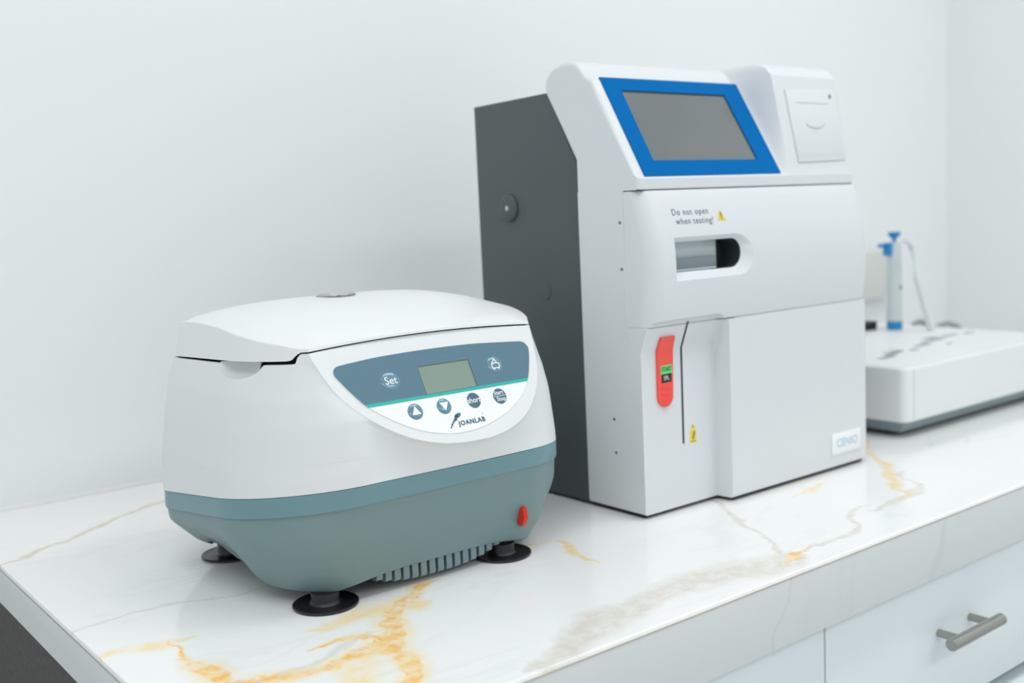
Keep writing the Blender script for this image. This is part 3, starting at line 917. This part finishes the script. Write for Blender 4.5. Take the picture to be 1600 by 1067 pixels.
# --- upper shell: lofted along x, screen slope on the left, printer head on the right
T30 = math.tan(math.radians(30)); C30 = math.cos(math.radians(30)); S30 = math.sin(math.radians(30))
SY, SZ = 0.718, 0.329
def sp30(u, s, t=0.0): return (u, SY + s * S30 - t * C30, SZ + s * C30 + t * S30)
T11 = math.radians(11)
def sp11(u, s, t=0.0): return (u, .7165 + s * math.sin(T11) - t * math.cos(T11), SZ + s * math.cos(T11) + t * math.sin(T11))
PS = [(.80, .3175), (.8005, .348), (.822, .3838), (.8433, .4205), (.8447, .428), (.8437, .4335), (.8405, .4380), (.8365, .4412), (.8310, .4440), (.8245, .4460), (.8183, .4470), (.8115, .4474), (.8058, .4470), (.8005, .4460), (.7960, .4440), (.7920, .4412), (.7885, .4375), (.7850, .4325)]
slope_s = [0.112, 0.09, 0.06, 0.03, 0.008, 0.0015]
PS += [(sp30(0, s)[1], sp30(0, s)[2]) for s in slope_s] + [(.7165, .3288), (.7155, .3278), (.7155, .3185), (.7165, .3175)]
PM = [(.80, .3175), (.8005, .348), (.822, .3838), (.8433, .4205), (.8447, .428), (.8437, .4345), (.8405, .4395), (.8365, .4430), (.8310, .4460), (.8230, .4483), (.8130, .4497), (.8000, .4506), (.7870, .4510), (.7760, .4508), (.7650, .4500), (.7560, .4486), (.7485, .4462), (.7430, .4425)]
PM += [(sp11(0, s)[1], sp11(0, s)[2]) for s in (0.108, 0.09, 0.06, 0.03, 0.008, 0.0015)] + [(.7158, .3288), (.7155, .3278), (.7155, .3185), (.7165, .3175)]
def inset(P, dd):
    cy, cz = .785, .385
    out = []
    for y, z in P:
        l = math.hypot(y - cy, z - cz)
        out.append((y + (cy - y) / l * dd, z + (cz - z) / l * dd if z > .32 else z))
    return out
def mixp(A, B, w): return [(a[0] * (1 - w) + c[0] * w, a[1] * (1 - w) + c[1] * w) for a, c in zip(A, B)]
R_ = []
rad = .0055
for k in range(6):
    a = math.pi / 2 * k / 5
    R_.append(yz(AX0 + rad * (1 - math.cos(a)), inset(PS, rad * (1 - math.sin(a)))))
R_.append(yz(.78, PS)); R_.append(yz(.85, PS)); R_.append(yz(.92, PS)); R_.append(yz(.9330, PS))
R_.append(yz(.9340, mixp(PS, PM, .05)))
for w in (.2, .4, .6, .8): R_.append(yz(.9345 + .0085 * w ** 1.2, mixp(PS, PM, w * .93)))
R_.append(yz(.9440, mixp(PS, PM, .965))); R_.append(yz(.9458, mixp(PS, PM, .99))); R_.append(yz(.9485, PM)); R_.append(yz(1.0, PM))
for k in range(6):
    a = math.pi / 2 * k / 5
    R_.append(yz(AX1 + .001 - rad * (1 - math.sin(a)), inset(PM, rad * (1 - math.cos(a)))))
b = MB(); b.loft(R_)
ush = b.build('upper_shell', M['abs'], ana, angle=26); wn(ush)
b = MB(); b.box(AX0 + .004, AX1 - .004, .7235, .798, .0012, .0052); b.box(.826, AX1 - .004, .7045, .7235, .0012, .0052)
b.build('base_pan', M['dark_gap'], ana, smooth=False)
# screen
b = MB()
def rnd(poly, rr=.0012, n=4): return poly
def frame(outer, inner, fn, t0, t1, q):
    n = len(outer)
    rings = [[fn(u, v, t0) for u, v in outer], [fn(u, v, t1) for u, v in outer], [fn(u, v, t1) for u, v in inner], [fn(u, v, t0) for u, v in inner]]
    q.loft(rings, False, False)
OUT = [(.7285, .0008), (.9315, .0014), (.9300, .1152), (.7278, .1143)]
INN = [(.7492, .0182), (.9040, .0186), (.9015, .0998), (.7495, .0998)]
frame(OUT, INN, sp30, -.0005, .0012, b)
bz = b.build('screen_frame', M['blue'], ush, smooth=False)
b = MB(); b.prism(INN, sp30, -.0008, .0002)
b.build('screen', M['screen'], ush, smooth=False)
b = MB()
frame([(.7485, .0176), (.9048, .0180), (.9023, .1005), (.7488, .1005)], [(.7497, .0184), (.9030, .0188), (.9004, .0982), (.7500, .0982)], sp30, .0003, .0006, b)
b.build('screen_edge', M['black'], ush, smooth=False)
# printer door
b = MB()
b.prism([(.9625, .0125), (1.0478, .0150), (1.0482, .0945), (.9603, .0928)], sp11, .0001, .0014)
pd = b.build('printer_door', M['abs'], ush, smooth=False); bevel(pd, .0006, 2)
b = MB()
b.prism([(.9745, .0775), (1.034, .0775), (1.034, .0790), (.9745, .0790)], sp11, .0013, .00155)
b.build('paper_slot', M['inner'], pd, smooth=False)
b = MB(); b.prism([(.9625, .0190), (1.0476, .0215), (1.0476, .0218), (.9625, .0193)], sp11, .0013, .0015)
b.build('hinge_line', M['inner'], pd, smooth=False)
b = MB()
b.prism([(1.0028 - .0165 * math.cos(t), .0560 - .0065 * math.sin(t)) for t in [math.pi * i / 16 for i in range(17)]] + [(1.0028 + .0165 * math.cos(t), .0560 - .0042 * math.sin(t)) for t in [math.pi * i / 16 for i in range(17)]], sp11, .0013, .0020)
b.build('finger_tab', M['inner'], pd, smooth=False)
b = MB(); b.prism(circle2(1.0378, .0868, .0018, .0026, 20), sp11, .0013, .0019)
b.build('indicator', M['print'], pd)
# --- body behind the door and lower front
b = MB()
def rrect(x0, x1, y0, y1, rl, rr_, z, n=6):
    P = []
    for i in range(n + 1):
        a = math.pi / 2 * i / n
        P.append((x0 + rl - rl * math.cos(a), y0 + rl - rl * math.sin(a), z))
    for i in range(n + 1):
        a = math.pi / 2 * i / n
        P.append((x1 - rr_ + rr_ * math.sin(a), y0 + rr_ - rr_ * math.cos(a), z))
    P += [(x1, y1, z), (x0, y1, z)]
    return P
b.loft([rrect(AX0 + .00006, AX1 - .00006, .7365, .7999, .001, .001, .1855), rrect(AX0 + .00006, AX1 - .00006, .7365, .7999, .001, .001, .3190)])
mid = b.build('side_shell', M['abs'], ana); wn(mid)
b = MB()
b.loft([rrect(AX0 + .002, AX1 - .002, .702, .7985, .006, .004, .0042), rrect(AX0 + .0004, AX1 - .0004, .7004, .80, .007, .004, .0052), rrect(AX0, AX1, .70, .80, .0075, .004, .0068), rrect(AX0, AX1, .70, .80, .0075, .004, .1868)])
lower = b.build('front_cover', M['abs'], ana)
def recess_cutter():
    q = MB()
    def ring(y, ztop, grow=0.0):
        P = [(AX0 - .03, -.02), (.8204 + grow, -.02)]
        r0 = .013
        for i in range(9):
            a = math.pi / 2 * i / 8
            P.append((.8204 + grow - r0 + r0 * math.cos(a), ztop - r0 + r0 * math.sin(a)))
        P.append((AX0 - .03, ztop))
        return [(x, y, z) for x, z in P]
    q.loft([ring(.66, .1965, .0025), ring(.7000, .1945, .0020), ring(.7085, .1915, .0010), ring(.7190, .1630, .0)])
    return q.build('cutter', None, None, smooth=False)
boolean(lower, [recess_cutter()], .0012, 3, 30); wn(lower)
# rounded vertical corner of the recessed part is kept by a thin edge return
# door
b = MB()
DP = [(.3165, .7150), (.3120, .7125), (.3074, .7105), (.2970, .7070), (.2856, .7036), (.2730, .7008), (.2604, .6990), (.2480, .6980), (.2352, .6979), (.2200, .6986), (.2063, .7000), (.1950, .7018), (.1885, .7030), (.1878, .7040)]
rings = [rrect(AX0, AX1, y, .7360, .018 if i else .016, .006, z, 10) for i, (z, y) in enumerate(DP)]
b.loft(rings)
door = b.build('front_door', M['abs'], ana)
def win_cutter():
    q = MB()
    def ring(y, x0, xr, z0, z1):
        rr_ = (z1 - z0) / 2; zc = (z0 + z1) / 2
        P = [(x0, z0)]
        for i in range(17):
            a = -math.pi / 2 + math.pi * i / 16
            P.append((xr - rr_ + rr_ * math.cos(a), zc + rr_ * math.sin(a)))
        P.append((x0, z1))
        return [(x, y, z) for x, z in P]
    q.loft([ring(.68, .7440, .8690, .2275, .2765), ring(.6985, .7468, .8600, .2303, .2737), ring(.7045, .7480, .8478, .2379, .2669), ring(.7345, .7480, .8478, .2379, .2669)])
    return q.build('cutter', None, None, smooth=False)
boolean(door, [recess_cutter(), win_cutter()], .0006, 2, 30); wn(door)
# things behind the window
b = MB()
rings = [[(.7475, .7325, z), (.7475, .7155, z)] + [(.818 + .014 * math.sin(a), .7295 - .014 * math.cos(a), z) for a in [math.pi / 2 * i / 10 for i in range(11)]] + [(.832, .7325, z)] for z in (.2376, .2672)]
b.loft(rings)
b.build('inner_plate', M['inner'], door)
b = MB(); b.box(.8325, .8474, .7300, .7342, .2376, .2672)
b.build('dark_recess', M['deep'], door, smooth=False)
b = MB()
arcp = lambda rr_, y: [(.8050, y, .2524 - rr_)] + [(.8333 + rr_ * math.cos(t), y, .2524 + rr_ * math.sin(t)) for t in [-math.pi / 2 + math.pi * i / 18 for i in range(19)]] + [(.8050, y, .2524 + rr_)]
b.loft([arcp(.01425, .7050), arcp(.01425, .7345)], False, False, closed=False)
b.build('dark_sleeve', M['deep'], door, fix=False)
b = MB()
b.loft([rrect(.7482, .8185, .7105, .7150, .0005, .0035, .2392), rrect(.7482, .8185, .7100, .7150, .0005, .0035, .2400), rrect(.7482, .8185, .7100, .7150, .0005, .0035, .2500), rrect(.7482, .8185, .7105, .7150, .0005, .0035, .2508)])
b.build('slide_bar', M['bar'], door)
b = MB(); b.box(.7482, .8150, .7085, .7099, .2385, .2404); b.build('bar_lip', M['chrome'], door, smooth=False)
# lettering and warning sign on the door
def fY(y): return lambda u, v, t=0.0: (u, y - t, v)
def doorY(z): return interp(z, sorted(DP))
def dfn(u, v, t=0.0): return (u, doorY(v) - .0003 - t, v)
b = MB()
put_text(b, 'Do not open', dfn, .7765, .2950, .0086, 0, space=1.15, sx=1.0)
put_text(b, 'when testing!', dfn, .7800, .2862, .0086, 0, space=1.13, sx=1.0)
b.build('lettering', M['print'], door, smooth=False, fix=False)
b = MB()
b.add([dfn(.8134, .2852), dfn(.8256, .2852), dfn(.8194, .2958)], [(0, 1, 2)]); b.cur = 1
b.add([dfn(.8186, .2885, .0002), dfn(.8202, .2885, .0002), dfn(.8204, .2930, .0002), dfn(.8184, .2930, .0002)], [(0, 1, 2, 3)])
b.add([dfn(.8186, .2866, .0002), dfn(.8202, .2866, .0002), dfn(.8202, .2878, .0002), dfn(.8186, .2878, .0002)], [(0, 1, 2, 3)])
b.build('warning_triangle', [M['yellow'], M['print']], door, smooth=False, fix=False)
# seams and shadow gaps
b = MB(); b.box(AX0 + .001, AX1 - .002, .7165, .7360, .3164, .3177); b.build('seam_gasket', M['dark_gap'], ana, smooth=False)
b = MB(); b.box(.836, AX1 - .0015, .7040, .7355, .1866, .1880); b.build('seam_gasket', M['inner'], ana, smooth=False)
b = MB(); b.box(AX0 + .0006, .8205, .7118, .7360, .1864, .1882); b.build('recess_lintel', M['abs'], ana, smooth=False)
b = MB(); b.box(AX0 - .0012, AX0 + .0008, .7352, .7368, .172, .2525); o_ = b.build('side_rib', M['abs'], ana); bevel(o_, .0004, 2)
for y, z in ((.7412, .2877), (.7408, .2432), (.7585, .0950), (.7574, .0616)):
    b = MB(); b.lathe((AX0 - .0003, y, z), [(.0016, .0006), (.0016, 0), (.0005, 0)], 14, 'x'); b.build('screw_hole', M['print'], ana)
# --- red lever, slot, stickers in the recess
def rec(u, v, t=0.0):
    """recess surface: vertical up to z .163, then leaning out"""
    y = .7190 if v < .163 else .7190 - (v - .163) * (.0105 / .0285)
    return (u, y - t, v)
LV = [(.7570, .1766), (.7585, .1622)] + [(.7585 - (.7585 - .7572) * i / 8, .1622 - (.1622 - .1180) * i / 8) for i in range(1, 9)]
cxl, rl_ = .74685, .0104
LV += [(cxl + rl_ * math.cos(a), .1180 + rl_ * math.sin(a)) for a in [-math.pi * i / 14 for i in range(1, 14)]]
LV += [(.7365, .1180), (.7365, .1622), (.7375, .1770)]
b = MB()
L0 = [rec(u, v, -.0005) for u, v in LV]; L1 = [rec(u, v, .0022) for u, v in LV]
iB = [i for i, p in enumerate(LV) if abs(p[1] - .1622) < 1e-6]
n_ = len(LV)
vs = L0 + L1
fs = [(i, (i + 1) % n_, n_ + (i + 1) % n_, n_ + i) for i in range(n_)]
fs.append(tuple(n_ + i for i in (0, iB[0], iB[1], n_ - 1)))
fs.append(tuple(n_ + i for i in range(iB[0], iB[1] + 1)))
b.add(vs, fs)
lev = b.build('sample_lever', M['red'], ana, smooth=False, fix=True)
lev['label'] = 'bright red lever'
b = MB()
for i in range(4):
    z = .1265 - i * .0052
    b.box(.7412, .7532, .7166 - .0006, .7172, z - .0006, z + .0006)
b.build('grip_ridges', M['red'], lev)
b = MB(); b.prism([(.7408, .1402), (.7562, .1402), (.7562, .1485), (.7408, .1485)], lambda u, v, t: (u, .7168 - t, v), 0, .0003)
b.cur = 1; put_text(b, 'START', lambda u, v, t: (u, .7168 - t, v), .7485, .1444, .0062, .0004, offset=.0002, sx=.75)
b.build('green_sticker', [M['green'], M['darkgreen']], lev, smooth=False, fix=False)
b = MB(); b.prism([(.7415, .1316), (.7550, .1316), (.7550, .1400), (.7415, .1400)], lambda u, v, t: (u, .7168 - t, v), 0, .0003)
b.cur = 1; put_text(b, 'SPL', lambda u, v, t: (u, .7168 - t, v), .7482, .1358, .0060, .0004, sx=.9)
b.build('black_sticker', [M['black'], M['sticker']], lev, smooth=False, fix=False)
b = MB()
SL = [(.7727, .1895), (.7722, .163), (.7720, .0666)]
for (a, c) in zip(SL, SL[1:]):
    w = .0013
    vs = [rec(a[0] - w, a[1], .0002), rec(a[0] + w, a[1], .0002), rec(c[0] + w, c[1] + 1e-6 if c[1] < .163 else c[1], .0002), rec(c[0] - w, c[1], .0002)]
    vs[2] = (c[0] + w, rec(0, c[1])[1] - .0002, c[1])
    b.add(vs, [(0, 1, 2, 3)])
b.build('lever_slot', M['dark_gap'], ana, smooth=False, fix=False)
b = MB()
b.prism([(.7818, .0655), (.7908, .0655), (.7908, .0785), (.7818, .0785)], rec, 0, .0002)
b.prism([(.7825, .0800), (.7897, .0800), (.7860, .0852)], rec, 0, .0002)
b.cur = 1
b.prism([(.7848, .0692), (.7860, .0684), (.7892, .0752), (.7884, .0770), (.7872, .0765), (.7850, .0712)], rec, .0002, .0003)
b.prism([(.7850, .0808), (.7872, .0808), (.7861, .0834)], rec, .0002, .0003)
b.prism([(.7828, .0664), (.7898, .0664), (.7898, .0671), (.7828, .0671)], rec, .0002, .0003)
b.build('hazard_sticker', [M['yellow'], M['print']], ana, smooth=False)
b = MB(); b.box(.9890, 1.0425, .6988, .70, .0183, .0422)
lp = b.build('logo_plate', M['sticker'], ana); bevel(lp, .0004, 2)
b = MB(); put_text(b, 'CENIO', lambda u, v, t: (u, .6986 - t, v), 1.0168, .0303, .0135, 0, offset=-.00012, sx=.98, space=.98)
b.build('lettering', M['logo'], lp, smooth=False, fix=False)

# ================================================================== CONSOLE at the right
dv = empty('desktop_console', (1.38, 0.87, 0), 'low white console with printed keys on top, to the right of the analyser', 'console')
DX0, DX1, DY0, DY1 = 1.180, 1.585, .7255, 1.03
b = MB()
def rr4(x0, x1, y0, y1, r0, z, n=5):
    P = []
    for (cx, cy, a0) in ((x0 + r0, y0 + r0, math.pi), (x1 - r0, y0 + r0, 1.5 * math.pi), (x1 - r0, y1 - r0, 0), (x0 + r0, y1 - r0, .5 * math.pi)):
        for i in range(n + 1):
            a = a0 + math.pi / 2 * i / n
            P.append((cx + r0 * math.cos(a), cy + r0 * math.sin(a), z))
    return P
b.loft([rr4(DX0 + .002, DX1 - .002, DY0 + .002, DY1 - .002, .010, .0205), rr4(DX0, DX1, DY0, DY1, .012, .0225), rr4(DX0, DX1, DY0, DY1, .012, .0850), rr4(DX0 + .001, DX1 - .001, DY0 + .001, DY1 - .001, .012, .0880), rr4(DX0 + .004, DX1 - .004, DY0 + .004, DY1 - .004, .011, .0903)])
cs = b.build('casing', M['dev'], dv, angle=40); wn(cs)
b = MB(); b.loft([rr4(DX0 + .010, DX1 - .01, DY0 + .014, DY1 - .01, .004, .0065), rr4(DX0 + .004, DX1 - .004, DY0 + .006, DY1 - .004, .004, .0206)])
b.build('base', M['dev_base'], dv, angle=30)
for x, y in ((DX0 + .035, DY0 + .04), (DX1 - .035, DY0 + .04), (DX0 + .035, DY1 - .04), (DX1 - .035, DY1 - .04)):
    b = MB(); b.lathe((x, y, 0), [(.001, .0001), (.012, .0001), (.012, .0068), (.001, .0068)], 20); b.build('foot', M['rubber'], dv)
b = MB(); b.box(DX0 + .0155, DX0 + .0167, DY0 - .0003, DY0 + .001, .023, .086); b.build('end_cap_groove', M['inner'], dv, smooth=False)
for i, (x, y, w, h) in enumerate([(1.246, .795, .016, .005), (1.268, .803, .012, .004), (1.287, .811, .016, .005), (1.306, .818, .012, .005), (1.330, .806, .008, .004), (1.378, .822, .018, .005), (1.41, .80, .006, .003), (1.428, .836, .030, .004), (1.452, .852, .016, .007), (1.495, .848, .020, .004), (1.535, .84, .012, .004), (1.27, .93, .03, .004)]):
    b = MB(); b.box(x - w, x + w, y - h, y + h, .0903, .0907); b.build('key_label', M['soft_print'], cs, smooth=False)
for x, y in ((1.293, .826), (1.325, .838)):
    b = MB(); b.box(x - .004, x + .004, y - .003, y + .003, .0903, .0908); b.build('yellow_key', M['soft_yellow'], cs, smooth=False)

# pipette standing on the console
pt = empty('pipette', (1.523, .955, .0903), 'blue topped clear grey pipette standing upright on the white console', 'pipette')
PX, PYY = 1.523, .957
b = MB(); b.lathe((PX, PYY, 0), [(.001, .104), (.0115, .104), (.0122, .108), (.0122, .150), (.0116, .190), (.0108, .216), (.0090, .2290), (.001, .2290)], 28); b.build('barrel', M['pgrey'], pt)
b = MB(); b.lathe((PX, PYY, 0), [(.001, .0903), (.0112, .0903), (.0120, .093), (.0120, .1035), (.001, .1035)], 28); b.build('base_collar', M['pblue'], pt)
b = MB(); b.lathe((PX, PYY, 0), [(.001, .2290), (.003, .2290), (.003, .2350), (.0060, .2360), (.0095, .2410), (.0100, .2445), (.0085, .2455), (.001, .2455)], 28); b.build('plunger', M['pblue'], pt)
b = MB(); b.loft([rr4(PX - .0165, PX - .0025, PYY - .003, PYY + .011, .003, .2085), rr4(PX - .0165, PX - .0025, PYY - .003, PYY + .011, .003, .2285)])
b.loft([rr4(PX - .0270, PX - .0150, PYY + .004, PYY + .013, .002, .2215), rr4(PX - .0260, PX - .0150, PYY + .004, PYY + .013, .002, .2275)])
b.build('finger_hook', M['pblue'], pt)
b = MB(); b.lathe((PX - .002, PYY - .0124, .158), [(.003, .0004), (.003, -.0004), (.0005, -.0004)], 14, 'y'); b.build('label_dot', M['print'], pt)
# black clamp
b = MB()
b.loft([[(1.478, .985, .0905), (1.506, .978, .0905), (1.506, 1.002, .0905), (1.478, 1.002, .0905)], [(1.470, .985, .101), (1.506, .978, .1045), (1.506, 1.002, .1045), (1.470, 1.002, .101)]])
tagp(b.build('clamp', M['black']), 'small black clamp at the foot of the pipette, against the analyser', 'clamp')
# hooked arm with pale wand
wd = empty('probe_wand', (1.532, .905, .0905), 'pale white wand leaning up beside the blue topped pipette', 'wand')
b = MB(); b.tube([(1.5370, .9020, .0935), (1.5160, .9010, .1335), (1.4895, .9000, .1815)], [.0062, .0062, .0050], 18)
b.build('rod', M['pwhite'], wd)
b = MB(); b.tube([(1.4895, .9000, .1815), (1.5150, .9160, .2000), (1.5300, .9290, .2140), (1.5262, .9300, .2225), (1.5160, .9300, .2295), (1.5040, .9300, .2320)], [.0030, .0030, .0034, .0036, .0030, .0026], 14)
b.build('hooked_tip', M['pgrey'], wd)
# cable humps behind
b = MB()
b.tube([(1.825, 1.12, .0062), (1.832, 1.12, .040), (1.8474, 1.12, .0570), (1.8674, 1.12, .0614), (1.8860, 1.115, .0540), (1.893, 1.11, .040), (1.885, 1.10, .0150), (1.865, 1.09, .0062), (1.845, 1.085, .020), (1.8508, 1.08, .0440), (1.8686, 1.08, .0545), (1.8958, 1.08, .0565), (1.928, 1.08, .0487), (1.9514, 1.08, .0340), (1.975, 1.08, .0062)], .0055, 14)
tagp(b.build('cable', M['cable']), 'grey cable rising in two humps behind the white console', 'cable')
# wall box
b = MB(); b.box(1.80, 1.972, WY - .030, WY, .098, .190)
o_ = b.build('wall_socket_box', M['outlet']); bevel(o_, .003, 3)
tagp(o_, 'pale grey box fixed to the wall behind the pipette', 'socket box')
